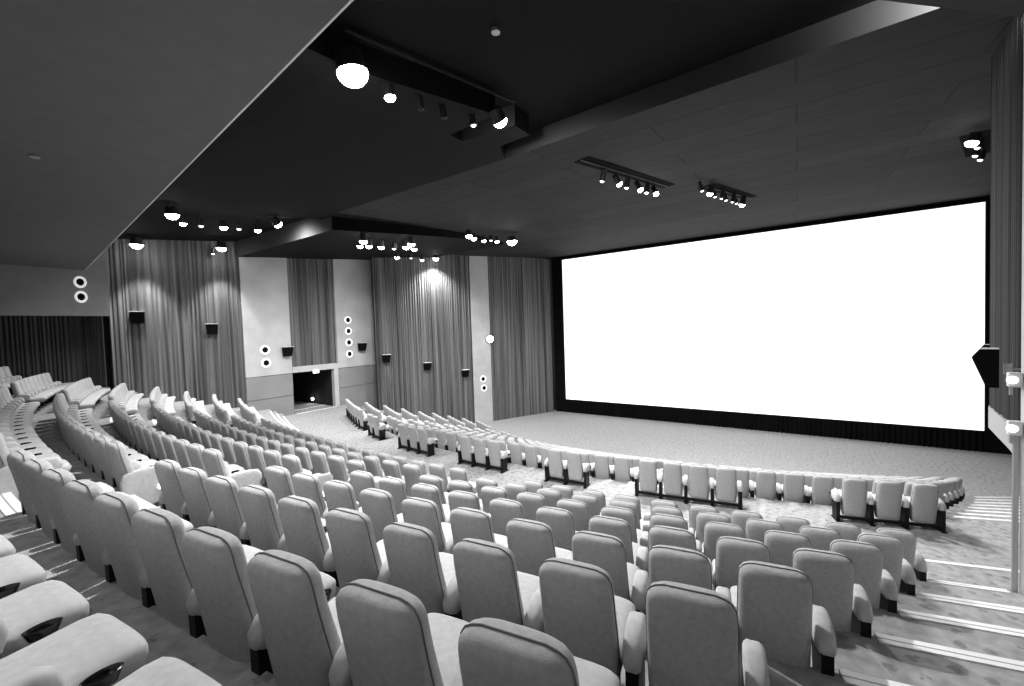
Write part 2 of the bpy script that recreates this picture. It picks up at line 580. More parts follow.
# rear left coffer
mb = MB(); ceil_quad(mb, -27, -15.6, [-6, 2, 4, 9, 9.50], zm, up=0.25)
mb.obj('ceiling', COFFER, kind='structure')
mb = MB()
mb.add([(-15.6, -6, zm(-6) + ZO), (-15.6, 4, zm(4) + ZO), (-15.6, 9.5, zm(9.5) + ZO), (-15.6, 9.5, zm(9.5) + .27 + ZO), (-15.6, 4, zm(4) + .27 + ZO), (-15.6, -6, zm(-6) + .27 + ZO)], [(0, 1, 2, 3, 4, 5)])
mb.obj('ceiling', FACE, kind='structure')
# lower side ceiling along the left wall, tapering out toward the screen
mb = MB(); sd = MB()
ys = [9.5, 12, 15, 17.4, 20.5]
xr = lambda y: interp(y, [(9.5, -14.9), (16, -14.2), (20.5, -14.6)])
for ya, yb in zip(ys, ys[1:]):
    a = [(-25.5, ya, zs(ya) + ZO), (xr(ya), ya, zs(ya) + ZO), (xr(yb), yb, zs(yb) + ZO), (-25.5, yb, zs(yb) + ZO)]
    b = [(p[0], p[1], zm(p[1]) + .3 + ZO) for p in a]
    mb.add(a + b, [(0, 1, 2, 3)])
    sd.add([a[1], b[1], b[2], a[2]], [(0, 1, 2, 3)])
mb.obj('ceiling', CEILM, kind='structure'); sd.obj('ceiling', MATTE, kind='structure')  # side face in flat black, its shade put into the colour
mb = MB()
mb.add([(-25.5, 9.5, zs(9.5) + ZO), (xr(9.5), 9.5, zs(9.5) + ZO), (xr(9.5), 9.5, zm(9.5) + .3 + ZO), (-25.5, 9.5, zm(9.5) + .3 + ZO)], [(0, 1, 2, 3)])
mb.obj('ceiling', FACE, kind='structure')

# soffit above the rear stalls
sz = 2.90
pA, pB = (3.0, 1.77), (-23.3, 4.02)
mb = MB()
P = [pA, pB, (-27, 4.3), (-27, -6), (3.0, -6)]
bot = [W(x, y, sz) for x, y in P]; top = [W(x, y, 4.6) for x, y in P]
mb.add(bot + top, [(0, 1, 2, 3, 4), (0, 5, 6, 1), (1, 6, 7, 2)])
mb.obj('ceiling', SOFFIT, kind='structure')
mb = MB()
mb.tube([W(pA[0], pA[1] + .012, sz + .012), W(pB[0], pB[1] + .012, sz + .012)], 0.018, 6)  # pale tube standing in for the highlight along the soffit lip
mb.obj('highlight_trim', mat('soffit_lip_highlight', 0.75, .5), kind='structure')
# bulkhead over the right hand aisle
P = [(-0.3, 5.3), (2.3, 7.82), (4.5, 7.9), (4.5, -5), (-0.3, -5)]
P = [(0.78, 6.35), (2.25, 7.80), (4.6, 7.9), (4.6, 3.0), (1.5, 3.0)]
mb = MB()
bot = [W(x, y, 3.55) for x, y in P]; top = [W(x, y, 5.7) for x, y in P]
mb.add(bot + top, [(0, 1, 2, 3, 4)] + [(i, 5 + i, 5 + (i + 1) % 5, (i + 1) % 5) for i in range(5)])
mb.obj('ceiling', BEAMM, kind='structure')

# pillar trim and pole
mb = MB(); mb.cyl(W(2.20, 7.72, -3.55), W(2.20, 7.72, -1.45), 0.028)
pr = mb.obj('corner_pole', METAL, smooth=False)
tag(pr, 'slim grey metal pole at the end of the right hand wall', 'pole')

# ---------------------------------------------------------------- stair nosings
NG = 'pale stair nosings'
WORD = ['first', 'second', 'third', 'fourth', 'fifth', 'sixth', 'seventh', 'eighth', 'ninth', 'tenth', 'eleventh', 'twelfth', 'thirteenth',
        'fourteenth', 'fifteenth', 'sixteenth', 'seventeenth', 'eighteenth', 'nineteenth', 'twentieth']


def nosing(r, z, t0, t1, label, shift=None, w=0.085, group=NG, face=0.045):
    n = max(2, int(abs(t1 - t0) * r / 0.25))
    mb = MB(); rings = []; gr = []
    for i in range(n + 1):
        t = t0 + (t1 - t0) * i / n
        s = shift(t) if shift else 0
        def q(dr, dz):
            x, y = pol(r + s + dr, t); return W(x, y, z + dz)
        rings.append([q(w, 0.001), q(w, 0.010), q(-0.012, 0.010), q(-0.012, -face), q(-0.002, -face), q(-0.002, 0.001)])
        gr.append([q(w * .52, 0.008), q(w * .52, 0.0112), q(w * .42, 0.0112), q(w * .42, 0.008)])
    mb.loft(rings)
    x, y = pol(r, (t0 + t1) / 2)
    o = mb.obj('stair_nosing', NOSE)
    g = MB(); g.loft(gr); g.obj('groove', NOSEG, parent=o)
    return tag(o, label, 'stair nosing', group)


def thx(X, r):       # angle at which radius r has given X
    return math.asin((X - CX) / r)


for k in range(1, 7):
    r = R0 - (k + 1) * DP - EO - .03 if k < 6 else 38.34
    t0 = TH[k] + .84 / r
    t1 = thx([2.6, 2.8, 3.0, 2.85, 2.5, 2.12, 3.2][k], r)
    nosing(r, zlev(k), t0, t1, 'white stair nosing on the right hand aisle, ' +
           ['', 'nearest of the six', 'second nearest of the six', 'third nearest of the six',
            'fourth nearest of the six', 'fifth, just above the thin one', 'thin one edging the cross aisle'][k],
           w=(0.10 if k < 5 else 0.06), face=(0.07 if k < 5 else .02))


def aisA(y): return -7.0 + .337 * y
def aisB(y): return -17.2 + .12 * y


for k, wd in ((-1, 'left edge of the picture behind the nearest row'), (0, 'between the nearest two rows of the middle block')):
    r = R0 - (k + 1) * DP - EO
    y = pol(r, thx(-6.5, r))[1]; c = aisA(y)
    nosing(r, zlev(k), thx(c - .55, r), thx(c + .5, r), 'ribbed pale nosing on the middle aisle, ' + wd, w=0.13)
for k, wd in ((1, 'highest visible'), (2, 'second highest visible'), (3, 'third highest visible'), (5, 'lowest visible')):
    r = R0 - (k + 1) * DP - EO
    y = pol(r, thx(-16.5, r))[1]; c = aisB(y)
    nosing(r, zlev(k), thx(c - .8, r), thx(c + .8, r), 'pale nosing on the far left aisle, ' + wd + ' of its flight', w=0.11)
for j, (r, z, wd) in enumerate(((38.30, -3.80, 'upper'), (38.02, -3.97, 'middle'), (37.74, -4.14, 'lower'))):
    nosing(r, z, thx(-22.4 + .1 * j, r), thx(-12.2, r), 'long curved white nosing, ' + wd + ' of three leading toward the doorway', w=0.06)
THS = [17.9, 19.0, 20.3, 21.6, 23.05, 24.6, 26.2, 27.9]
for i in range(8):
    r = 35.1 - i; t0 = math.radians(THS[i])
    x0, y0 = pol(r, t0)
    nosing(r, zf(i), t0, thx(wall_x_right(y0) - .25, r),
           'white nosing beside the front stalls, ' + WORD[i] + ' step down from the cross aisle', w=0.07)
r = 35.1; y = 10.8; c = aisA(y)
nosing(r, zf(0), thx(c - .55, r), thx(c + .6, r), 'short white nosing in the gap of the front stalls back row', w=0.07)
for xx, wd in ((-23.0, 'outer'), (-24.2, 'inner')):
    mb = MB(); mb.box(xx - .03, xx + .03, 11.97, 14.40, ZO - 4.321, ZO - 4.300)
    tag(mb.obj('threshold_strip', NOSE), 'thin white floor strip, ' + wd + ' of two at the dark doorway', 'threshold strip', 'doorway floor strips')

# ---------------------------------------------------------------- the seat
NR = 28


def superring(z, hw, yr, yf, p=3.2):
    out = []
    cy_, hy = (yr + yf) / 2, (yf - yr) / 2
    for i in range(NR):
        a = 2 * pi * i / NR
        c, s_ = cos(a), sin(a)
        out.append((hw * math.copysign(abs(c) ** (2 / p), c), cy_ + hy * math.copysign(abs(s_) ** (2 / p), s_), z))
    return out


ZP = [(.15, .196, .150, .26), (.20, .203, .142, .285), (.34, .210, .122, .305), (.46, .212, .102, .290), (.56, .211, .086, .262), (.66, .209, .068, .235),
      (.76, .208, .050, .208), (.83, .207, .036, .195), (.885, .204, .028, .186), (.914, .198, .026, .180), (.938, .181, .032, .172),
      (.953, .154, .042, .160), (.961, .115, .060, .142)]


def back_mb():
    mb = MB(); mb.loft([superring(*a) for a in ZP]); return mb


def piping_mb():
    path = []
    up = [(z, hw, yr, yf) for z, hw, yr, yf in ZP]
    off = lambda yr, yf: yr + (yf - yr) * .45
    for z, hw, yr, yf in up: path.append((-hw - .001, off(yr, yf), z + (.004 if z > .93 else 0)))
    for z, hw, yr, yf in reversed(up): path.append((hw + .001, off(yr, yf), z + (.004 if z > .93 else 0)))
    mb = MB(); mb.tube(path, 0.0038, 6); return mb


def cushion_mb():
    mb = MB(); rings = []
    prof = [(.195, .34, .455, .200), (.205, .325, .470, .215), (.26, .315, .478, .226), (.45, .31, .478, .238), (.60, .325, .487, .238),
            (.655, .345, .482, .226), (.68, .375, .462, .200), (.690, .40, .435, .165)]
    for y, z0, z1, hw in prof:
        cz, hz = (z0 + z1) / 2, (z1 - z0) / 2
        ring = []
        for i in range(NR):
            a = 2 * pi * i / NR; c, s_ = cos(a), sin(a); p = 3.4
            ring.append((hw * math.copysign(abs(c) ** (2 / p), c), y, cz - hz * math.copysign(abs(s_) ** (2 / p), s_)))
        rings.append(ring)
    mb.loft(rings); return mb


ARMP = [(.15, .415), (.115, .44), (.11, .50), (.15, .56), (.20, .595), (.28, .612), (.36, .61), (.405, .58), (.42, .52), (.40, .45), (.34, .42), (.24, .41)]


def prism_mb(prof, x0, x1, rnd=.02):
    """extrude a (y,z) outline between x0 and x1 with eased edges"""
    cy_ = sum(p[0] for p in prof) / len(prof); cz = sum(p[1] for p in prof) / len(prof)
    def ring(x, s):
        return [(x, cy_ + (y - cy_) * (1 - s), cz + (z - cz) * (1 - s)) for y, z in prof]
    w = x1 - x0
    mb = MB(); mb.loft([ring(x0, .22), ring(x0 + w * .08, .08), ring(x0 + w * .25, 0), ring(x1 - w * .25, 0), ring(x1 - w * .08, .08), ring(x1, .22)])
    return mb


ARMX = PITCH / 2
ME = {}
ME['backrest'] = back_mb().mesh('backrest', FABRIC, smooth=True)
ME['piping'] = piping_mb().mesh('piping', PIPING, smooth=True)
ME['seat_cushion'] = cushion_mb().mesh('seat_cushion', SIDE, smooth=True)
ME['armrest'] = prism_mb(ARMP, -.050, .050).mesh('armrest', SIDE, smooth=True)
lg = MB(); lg.loft([[(-.034, y, z) for y, z in ((.13, 0), (.125, .45), (.38, .45), (.36, 0))], [(.034, y, z) for y, z in ((.13, 0), (.125, .45), (.38, .45), (.36, 0))]])
lg.box(-.042, .042, .08, .42, 0.0, .025)
ME['leg_panel'] = lg.mesh('leg_panel', BLACK)
cp = MB()
ring1, ring2, ring3, ring4 = [], [], [], []
for i in range(20):
    a = 2 * pi * i / 20
    for rr, zz, L_ in ((.030, .43, ring1), (.042, .472, ring2), (.037, .474, ring3), (.030, .455, ring4)):
        L_.append((rr * .86 * cos(a), .515 + rr * 1.45 * sin(a), zz))
cp.loft([ring1, ring2, ring3, ring4])
ME['cup_holder'] = cp.mesh('cup_holder', CUP)
rl = MB(); rl.box(-.27, .27, .14, .20, .07, .125); rl.box(-.20, .20, .24, .60, .285, .318)
ME['base_rail'] = rl.mesh('base_rail', BLACK)
ENDP = [(.085, .12), (.055, .36), (.05, .50), (.09, .585), (.20, .615), (.42, .62), (.55, .60), (.60, .52), (.57, .40), (.50, .26), (.40, .14), (.25, .10)]
ME['end_panel'] = prism_mb(ENDP, 0, .05).mesh('end_panel', SIDE, smooth=True)
lt = MB(); lt.cyl((0.0, .45, .34), (0.016, .45, .34), .042, .036, 14)
ME['aisle_light'] = lt.mesh('aisle_light', LAMPDIM)

# one-piece versions for far seats and for the mass
def joined(parts, name, mats_):
    me = bpy.data.meshes.new(name)
    V, F, MI, SM = [], [], [], []
    for mb, off, mi in parts:
        o = len(V)
        V += [(x + off, y, z) for x, y, z in mb.v]
        F += [tuple(i + o for i in q) for q in mb.f]
        MI += [mi] * len(mb.f)
    me.from_pydata(V, [], F)
    for m in mats_: me.materials.append(m)
    me.polygons.foreach_set('material_index', MI)
    me.polygons.foreach_set('use_smooth', [True] * len(F))
    me.update()
    return me


def mass_parts(left_end=False, right_end=False):
    global NR
    keep = NR; NR = 14
    P = [(back_mb(), 0, 0), (cushion_mb(), 0, 1), (prism_mb(ARMP, -.050, .050), -ARMX, 1), (lg, -ARMX, 2), (rl, 0, 2)]
    if right_end:
        P += [(prism_mb(ARMP, -.050, .050), ARMX, 1), (lg, ARMX, 2)]
    NR = keep
    return P


FARM = [FABRIC, SIDE, BLACK, PIPING]
ME['far'] = joined(mass_parts() + [(piping_mb(), 0, 3)], 'cinema_chair_plain', FARM)
ME['far_end'] = joined(mass_parts(right_end=True) + [(piping_mb(), 0, 3)], 'cinema_chair_plain_end', FARM)

# --------------------------------------------------------- seating plan
SB = 0.09       # the marked radius is that of the top of the back
seats = []      # dict(x, y, z, th, label, group, endL, endR, cut)


def ordn(i):
    return WORD[i] if i < 20 else {20: 'twenty-first', 21: 'twenty-second', 22: 'twenty-third', 23: 'twenty-fourth', 24: 'twenty-fifth', 25: 'twenty-sixth', 26: 'twenty-seventh',
                                   27: 'twenty-eighth', 28: 'twenty-ninth', 29: 'thirtieth'}.get(i, 'far')


ROWN = {-1: 'bottom corner row', 0: 'nearest full row', 1: 'second nearest row', 2: 'third nearest row', 3: 'fourth nearest row',
        4: 'fifth nearest row', 5: 'sixth nearest row', 6: 'cross aisle row'}
for k in range(-1, 7):
    r = R0 - k * DP
    row = []
    j = 0
    while True:
        t = TH[k] - j * PITCH / r
        x, y = pol(r + SB, t)
        if t < math.radians(-18.3 - .4 * k) or x < wall_x_left(y) + .35: break
        if j < 10: blk = 'M'
        elif j < 12: blk = None
        elif abs(x - aisB(y)) < 0.62: blk = None
        elif x > aisB(y): blk = 'L'
        else: blk = 'W'
        if blk: row.append((blk, t, x, y))
        j += 1
    for b in 'MLW':
        bl = [s for s in row if s[0] == b]
        for i, (_, t, x, y) in enumerate(bl):
            bn = {'M': 'middle block', 'L': 'left block', 'W': 'far left block'}[b]
            lab = 'grey cinema chair, %s from the right in the %s, %s' % (ordn(i), bn, ROWN[k])
            seats.append(dict(x=x, y=y, z=zlev(k), t=t, label=lab, group='back stalls seats in the ' + bn, L=i == len(bl) - 1, R=i == 0, blk=b))
legs0 = [('G1', -11.3, 2), ('G2', -6.75, 3), ('G3', -1.62, 3), ('G4', 3.52, 2), ('G5', 7.5, 4), ('G6', 14.1, 3)]
r = 36.05
GN = {'G1': 'first', 'G2': 'second', 'G3': 'third', 'G4': 'fourth', 'G5': 'fifth', 'G6': 'sixth'}
for g, t0, n in legs0:
    for i in range(n):
        t = math.radians(t0) + (i + .5) * PITCH / r
        x, y = pol(r + SB * .5 + fshift(t), t)
        seats.append(dict(x=x, y=y, z=zf(0), t=t, group='front stalls back row seats', L=i == 0, R=i == n - 1, blk='F',
                          label='grey chair, %s from the left in the %s cluster along the cross aisle' % (WORD[i], GN[g])))
tt = []
t = math.radians(-13.4)
i = 0
while t > math.radians(-19.3):
    x, y = pol(r + SB * .5 + fshift(t), t)
    seats.append(dict(x=x, y=y, z=zf(0), t=t, group='front stalls back row seats', L=False, R=i == 0, blk='F',
                      label='grey chair, %s from the aisle in the short row nearest the doorway' % WORD[i]))
    t -= PITCH / r; i += 1
for q in range(1, 9):
    r = 36.1 - q
    te = math.radians(THS[q - 1] - .45) - .5 * PITCH / r
    blocks = [[]]
    j = 0
    while True:
        t = te - j * PITCH / r
        if t < math.radians(-19.2 - .1 * q): break
        x, y = pol(r + fshift(t), t)
        if abs(x - aisA(y)) < .62 or abs(x - aisB(y)) < .62:
            if blocks[-1]: blocks.append([])
        else:
            blocks[-1].append((t, x, y))
        j += 1
    bn = ['block beside the side steps', 'centre block', 'far block']
    for bi, bl in enumerate(blocks):
        for i, (t, x, y) in enumerate(bl):
            seats.append(dict(x=x, y=y, z=zf(q), t=t, group='front stalls seats', L=i == len(bl) - 1, R=i == 0, blk='F',
                              label='grey chair, %s from the right in front stalls %s row, %s' % (ordn(i), WORD[q], bn[min(bi, 2)])))

# camera basis (level, yaw 34.7 deg to the left of the screen normal)
RIGHT = Vector((0.82235434, 0.56797766, -0.03368553))
DOWN = Vector((-0.00863470, -0.04673894, -0.99886982))
FWD = Vector((-0.56891016, 0.82171580, -0.03353165))
FPX = 414.767


def pix(p):
    z = p.dot(FWD)
    if z < 0.25: return None
    return 512 + FPX * p.dot(RIGHT) / z, 343 + FPX * p.dot(DOWN) / z, z


for s in seats:
    s['d'] = math.sqrt(s['x'] ** 2 + s['y'] ** 2 + (s['z'] + .6) ** 2)
    s['vis'] = False
    for dz in (.45, .62, .96):
        for dx in (-.25, .25):
            for dy in (0, .6):
                p = Vector((s['x'] + dx * cos(s['t']) - dy * sin(s['t']), s['y'] + dx * sin(s['t']) + dy * cos(s['t']), s['z'] + dz))
                q = pix(p)
                if q and -5 < q[0] < 1029 and -5 < q[1] < 691: s['vis'] = True
seats = [s for s in seats if s['vis']]
seats.sort(key=lambda s: s['d'])
near, rest = seats[:300], seats[300:]
print('SEATS', len(seats), 'near', len(near), 'farthest individual', round(near[-1]['d'], 1))


def part(name, me, parent, loc=(0, 0, 0), scale=None):
    o = bpy.data.objects.new(name, me); COL.objects.link(o); o.parent = parent; o.location = loc
    if scale: o.scale = scale
    return o


for s in near:
    loc = (s['x'], s['y'], s['z'] + ZO)
    if s['d'] < 17.0:
        e = empty('cinema_chair', loc, s['t'])
        tag(e, s['label'], 'cinema chair', s['group'])
        b = part('backrest', ME['backrest'], e)
        part('piping', ME['piping'], b)
        part('seat_cushion', ME['seat_cushion'], e)
        part('base_rail', ME['base_rail'], e)
        arms = [-ARMX] + ([ARMX] if s['R'] else [])
        for ax in arms:
            a_ = part('armrest', ME['armrest'], e, (ax, 0, 0))
            part('cup_holder', ME['cup_holder'], a_)
            part('leg_panel', ME['leg_panel'], e, (ax, 0, 0))
        if s['R'] and s['blk'] in 'LWM':
            if s['blk'] != 'M':
                p_ = part('end_panel', ME['end_panel'], e, (ARMX + .045, 0, 0))
                part('aisle_light', ME['aisle_light'], p_, (.05, 0, 0))
            else:
                part('aisle_light', ME['aisle_light'], e, (ARMX + .03, -.08, .02))
    else:
        e = link('cinema_chair', ME['far_end'] if s['R'] else ME['far'])
        e.location = loc; e.rotation_euler = (0, 0, s['t'])
        tag(e, s['label'], 'cinema chair', s['group'])
# the distant remainder as one mass
P0 = mass_parts(right_end=False)
P1 = mass_parts(right_end=True)
V, F, MI = [], [], []
for s in rest:
    ct, st_ = cos(s['t']), sin(s['t'])
    for mb_, off, mi in (P1 if s['R'] else P0):
        o = len(V)
        for x, y, z in mb_.v:
            x += off
            V.append((s['x'] + x * ct - y * st_, s['y'] + x * st_ + y * ct, s['z'] + z + ZO))
        F += [tuple(i + o for i in q) for q in mb_.f]
        MI += [mi] * len(mb_.f)
me = bpy.data.meshes.new('distant_seats'); me.from_pydata(V, [], F)
for m in FARM: me.materials.append(m)
me.polygons.foreach_set('material_index', MI); me.polygons.foreach_set('use_smooth', [True] * len(F)); me.update()
o = link('distant_chairs', me)
tag(o, 'many small distant rows of matching grey seats toward the screen and far wall', 'seats', kind='stuff')


# ---------------------------------------------------------------- wall fittings
def rot_to(n):      # rotation z so that local +x points along plan normal n
    return math.atan2(n[1], n[0])


def porthole(p, n, z, rad, label, wide=1.0):
    e = empty('porthole_ring', W(p[0] - .01 * n[0], p[1], z), rot_to(n))
    e.scale = (1, wide, 1)
    tag(e, label, 'porthole ring', 'round white wall rings')
    mb = MB(); N = 28; rings = []
    for i in range(N):
        a = 2 * pi * i / N
        rings.append([(x, rr * cos(a), rr * sin(a)) for x, rr in ((0, rad), (.05, rad * .97), (.06, rad * .8), (.05, rad * .62), (0, rad * .6))])
    rings.append(rings[0])
    mb.loft(rings, cap=False)
    mb.obj('ring', RING, parent=e, smooth=True)
    mb = MB(); mb.cyl((.0, 0, 0), (.02, 0, 0), rad * .62, n=24)
    mb.obj('dark_centre', MATTE, parent=e)
    return e


nW1 = (1, 0)
d = Vector((-16.55 + 22.95, 28.95 - 15)).normalized(); nW2 = (d.y, -d.x)
porthole((-23.14, 3.85), nW1, 2.41, .235, 'upper white ring on the grey panel under the soffit', .78)
porthole((-23.14, 3.85), nW1, 1.83, .235, 'lower white ring on the grey panel under the soffit', .78)
porthole((-23.14, 10.55), nW1, -0.66, .25, 'upper white ring on the pale panel before the doorway')
porthole((-23.14, 10.57), nW1, -1.35, .25, 'lower white ring on the pale panel before the doorway')
for i, z in enumerate((.91, .22, -.49, -1.21)):
    porthole((-23.14, 15.52), nW1, z, .24, 'white ring past the doorway, %s down in the column of four' % WORD[i])
porthole((-19.0, 23.58), nW2, -3.57, .25, 'upper white ring on the narrow pale strip near the screen')
porthole((-18.98, 23.63), nW2, -4.24, .25, 'lower white ring on the narrow pale strip near the screen')


def wall_speaker(p, n, z, label, s=1.0):
    e = empty('wall_speaker', W(p[0], p[1], z), rot_to(n))
    tag(e, label, 'speaker', 'wall speakers')
    mb = MB(); mb.loft([[(.06, -.22 * s, -.12), (.06, .22 * s, -.12), (.24 * s, .20 * s, -.12), (.24 * s, -.20 * s, -.12)],
                        [(.06, -.25 * s, .38 * s), (.06, .25 * s, .38 * s), (.40 * s, .23 * s, .36 * s), (.40 * s, -.23 * s, .36 * s)]])
    mb.obj('cabinet', MATTE, parent=e, bevel=.01)
    mb = MB(); mb.box(.06, .40 * s, -.25 * s, .25 * s, .385 * s, .41 * s)
    mb.obj('top_cover', mat('speaker_top', .75, .5), parent=e)
    mb = MB(); mb.cyl((-.12, 0, .15), (.08, 0, .15), .03)
    mb.obj('bracket', BLACK, parent=e)
    return e


wall_speaker((-24.55, 5.85), (.94, -.33), .95, 'black wall speaker on the curtain next to the porthole panel')
wall_speaker((-23.55, 8.35), (.94, -.33), .35, 'black wall speaker on the curtain close to the pale door panel')
wall_speaker((-23.15, 11.64), nW1, -.95, 'black wall speaker at the edge of the curtain above the doorway')
wall_speaker((-23.15, 16.35), nW1, -.95, 'black wall speaker beside the column of four rings')
wall_speaker((-21.85, 17.25), nW2, -1.75, 'first of three small speakers on the widest curtain, nearest the doorway')
wall_speaker((-20.75, 19.71), nW2, -2.45, 'middle of three small speakers on the widest curtain')
wall_speaker((-19.58, 22.23), nW2, -3.15, 'last of three small speakers on the widest curtain, nearest the screen')


def side_speaker(x, y, z, h, label):
    e = empty('side_speaker', W(x, y, z), math.radians(165.5))
    tag(e, label, 'speaker', 'speakers beside the screen')
    mb = MB()
    k = h / .55
    prof = [(0, 0), (.155, 0), (.33, .43), (.23, .55), (0, .55)]
    mb.loft([[(px_ * k * .8, -.12 * k, pz * k) for px_, pz in prof], [(px_ * k * .8, .12 * k, pz * k) for px_, pz in prof]])
    mb.obj('cabinet', MATTE, parent=e, bevel=.012)
    mb = MB(); mb.box(.0, .18 * k, -.115 * k, .115 * k, .551 * k, .562 * k)
    mb.obj('top_cover', mat('speaker_cover', .6, .5), parent=e)
    mb = MB(); mb.cyl((-.05 * k, 0, .27 * k), (-.42 * k, 0, .27 * k), .014 * k)
    mb.box(-.12 * k, -.04 * k, -.05 * k, .05 * k, .2 * k, .34 * k)
    mb.obj('bracket', METAL, parent=e)


side_speaker(2.40, 9.0, -1.09, .56, 'large angular black speaker bracketed out in front of the screen edge')
side_speaker(5.02, 19.4, -1.50, .50, 'smaller black speaker partly hidden behind the large bracketed one')

# fittings at the end of the right hand wall
for zz, lab in ((-.90, 'upper bright metal fitting on the right hand wall end'), (-1.50, 'lower bright metal fitting on the right hand wall end')):
    e = empty('wall_fitting', W(2.17, 7.69, zz)); tag(e, lab, 'wall fitting', 'metal fittings on the wall end')
    mb = MB(); mb.box(-.05, .07, -.05, .05, -.02, .16); mb.obj('housing', PILLAR, parent=e, bevel=.02)
    mb = MB(); mb.cyl((-.02, -.06, .07), (-.02, -.02, .07), .045); mb.obj('lens', LAMPDIM, parent=e)
    mb = MB(); mb.cyl((-.02, 0, -.12), (-.02, 0, .0), .016); mb.obj('stem', METAL, parent=e)

# small lamp over the door, floor light in the passage
mb = MB(); mb.box(-23.13, -23.05, 13.1, 13.42, ZO - 2.16, ZO - 2.02)
tag(mb.obj('door_lamp', LAMPDIM, bevel=.01), 'small lit white sign box under the doorway lintel', 'sign box')
e = empty('passage_lamp', W(-25.5, 14.35, -4.0)); tag(e, 'small bright round lamp low inside the dark doorway', 'lamp')
mb = MB(); mb.cyl((0, 0, 0), (0, -.06, 0), .09); mb.obj('lens', LAMP, parent=e)
mb = MB(); mb.cyl((0, .04, 0), (0, .0, 0), .11); mb.obj('rim', BODY, parent=e)


# ---------------------------------------------------------------- ceiling fixtures
def recess(corners, label, up=.03):
    """dark flush track tray seen as a black quad"""
    mb = MB()
    lo_ = [W(x, y, zm(y) - .015) for x, y in corners]; hi_ = [W(x, y, zm(y) + .10) for x, y in corners]
    mb.loft([lo_, hi_])
    o = mb.obj('lighting_tray', MATTE)
    tag(o, label, 'lighting tray', 'black ceiling lighting trays')
    (x0, y0), (x1, y1), (x2, y2), (x3, y3) = corners
    a = W((x0 + x1) / 2, (y0 + y1) / 2, zm((y0 + y1) / 2) - .035); b = W((x2 + x3) / 2, (y2 + y3) / 2, zm((y2 + y3) / 2) - .035)
    t = MB(); t.tube([a, b], .02, 6); t.obj('track', TRIM, parent=o)
    return o


PK = 2.1


def dome(c, a, r):  # lens swollen into a glowing dome that stands in for glare
    """bulging round lens on centre c facing a"""
    u = a.cross(Vector((0, 0, 1)))
    if u.length < 1e-3: u = Vector((1, 0, 0))
    u.normalize(); w_ = a.cross(u)
    mb = MB()
    mb.loft([[c + a * (r * .85 * sin(e)) + (u * cos(2 * pi * k / 16) + w_ * sin(2 * pi * k / 16)) * (r * cos(e)) for k in range(16)] for e in (0, .3, .6, .9, 1.2, 1.45)])
    return mb


def spot(x, y, z, aim, label, bright=True, lens=.06, drop=.12, length=.26, group='ceiling spotlights', power=0, angle=120, blend=1.0):
    """a can on a short yoke, top of yoke at z"""
    e = empty('spotlight', W(x, y, z)); tag(e, label, 'spotlight', group)
    a = Vector(aim).normalized()
    c = Vector((0, 0, -drop))
    t = c - a * (length * .35); q = c + a * (length * .65)
    mb = MB(); mb.cyl((0, 0, 0), (0, 0, -drop), .015, n=8); mb.cyl((0, 0, 0), (0, 0, -.02), .05, n=10); mb.obj('yoke', BODY, parent=e)
    mb = MB(); mb.cyl(t, q, lens * .95, lens * 1.12, n=14); mb.obj('can', BODY, parent=e)
    mb = dome(q - a * .01, a, lens * (1.12 if bright else .8)); mb.obj('lens', LAMP if bright else LAMPDIM, parent=e)
    if power:
        L = bpy.data.lights.new('spot_beam', 'SPOT'); L.energy = power * PK; L.spot_size = math.radians(angle); L.spot_blend = blend; L.shadow_soft_size = .12
        o = bpy.data.objects.new('beam', L); COL.objects.link(o)
        o.parent = e; o.location = q + a * (lens * 1.0 + .03)
        o.rotation_euler = a.to_track_quat('-Z', 'Y').to_euler()
    return e


def ray_w(px_, py_):
    return (RIGHT * ((px_ - 512) / FPX) + DOWN * ((py_ - 343) / FPX) + FWD)


# trays on the boarded ceiling
recess([(-5.26, 11.02), (-4.74, 10.89), (-3.65, 16.00), (-4.12, 16.20)], 'longest black tray on the boarded ceiling, holding six separate spotlights')
recess([(-3.15, 17.30), (-2.45, 17.20), (-1.40, 20.48), (-1.85, 20.64)], 'black tray with a tight row of spotlights above the middle of the screen')
recess([(3.89, 17.63), (4.60, 17.45), (5.40, 20.2), (4.65, 20.33)], 'black tray at the screen end nearest the side entrance')


def hang(lens_pos, aim, label, bright=True, lens=.06, drop=.12, length=.26, **kw):
    a = Vector(aim).normalized()
    p = Vector(lens_pos) - a * (length * .65) + Vector((0, 0, drop))
    return spot(p.x, p.y, p.z, aim, label, bright, lens, drop, length, **kw)


G1, G2, G3 = 'spotlights of the longest ceiling tray', 'spotlights of the middle ceiling tray', 'spotlights of the end ceiling tray'
T1 = [(-4.91, 12.23, 4.43), (-4.64, 12.99, 4.48), (-4.64, 13.64, 4.53), (-4.38, 14.29, 4.57), (-4.35, 14.87, 4.61), (-4.14, 15.30, 4.63)]
AIM1 = [(-.3, .1, -1), (.5, .2, -1), (-.2, 0, -1), (.5, -.1, -1), (-.1, -.2, -1), (.45, -.3, -1)]
for i, (p, a) in enumerate(zip(T1, AIM1)):
    hang(p, a, '%s black spotlight along the longest ceiling tray, counting toward the screen' % WORD[i], bright=i in (1, 3, 5), lens=.085, length=.34, group=G1,
         power=[0, 1900, 0, 0, 0, 1700][i], angle=140)
T2 = [(-2.80, 16.28, 4.70), (-2.66, 17.03, 4.75), (-2.59, 17.69, 4.78), (-2.43, 18.12, 4.79), (-2.33, 18.60, 4.81), (-2.16, 19.07, 4.82), (-2.06, 19.47, 4.83), (-1.90, 19.94, 4.85)]
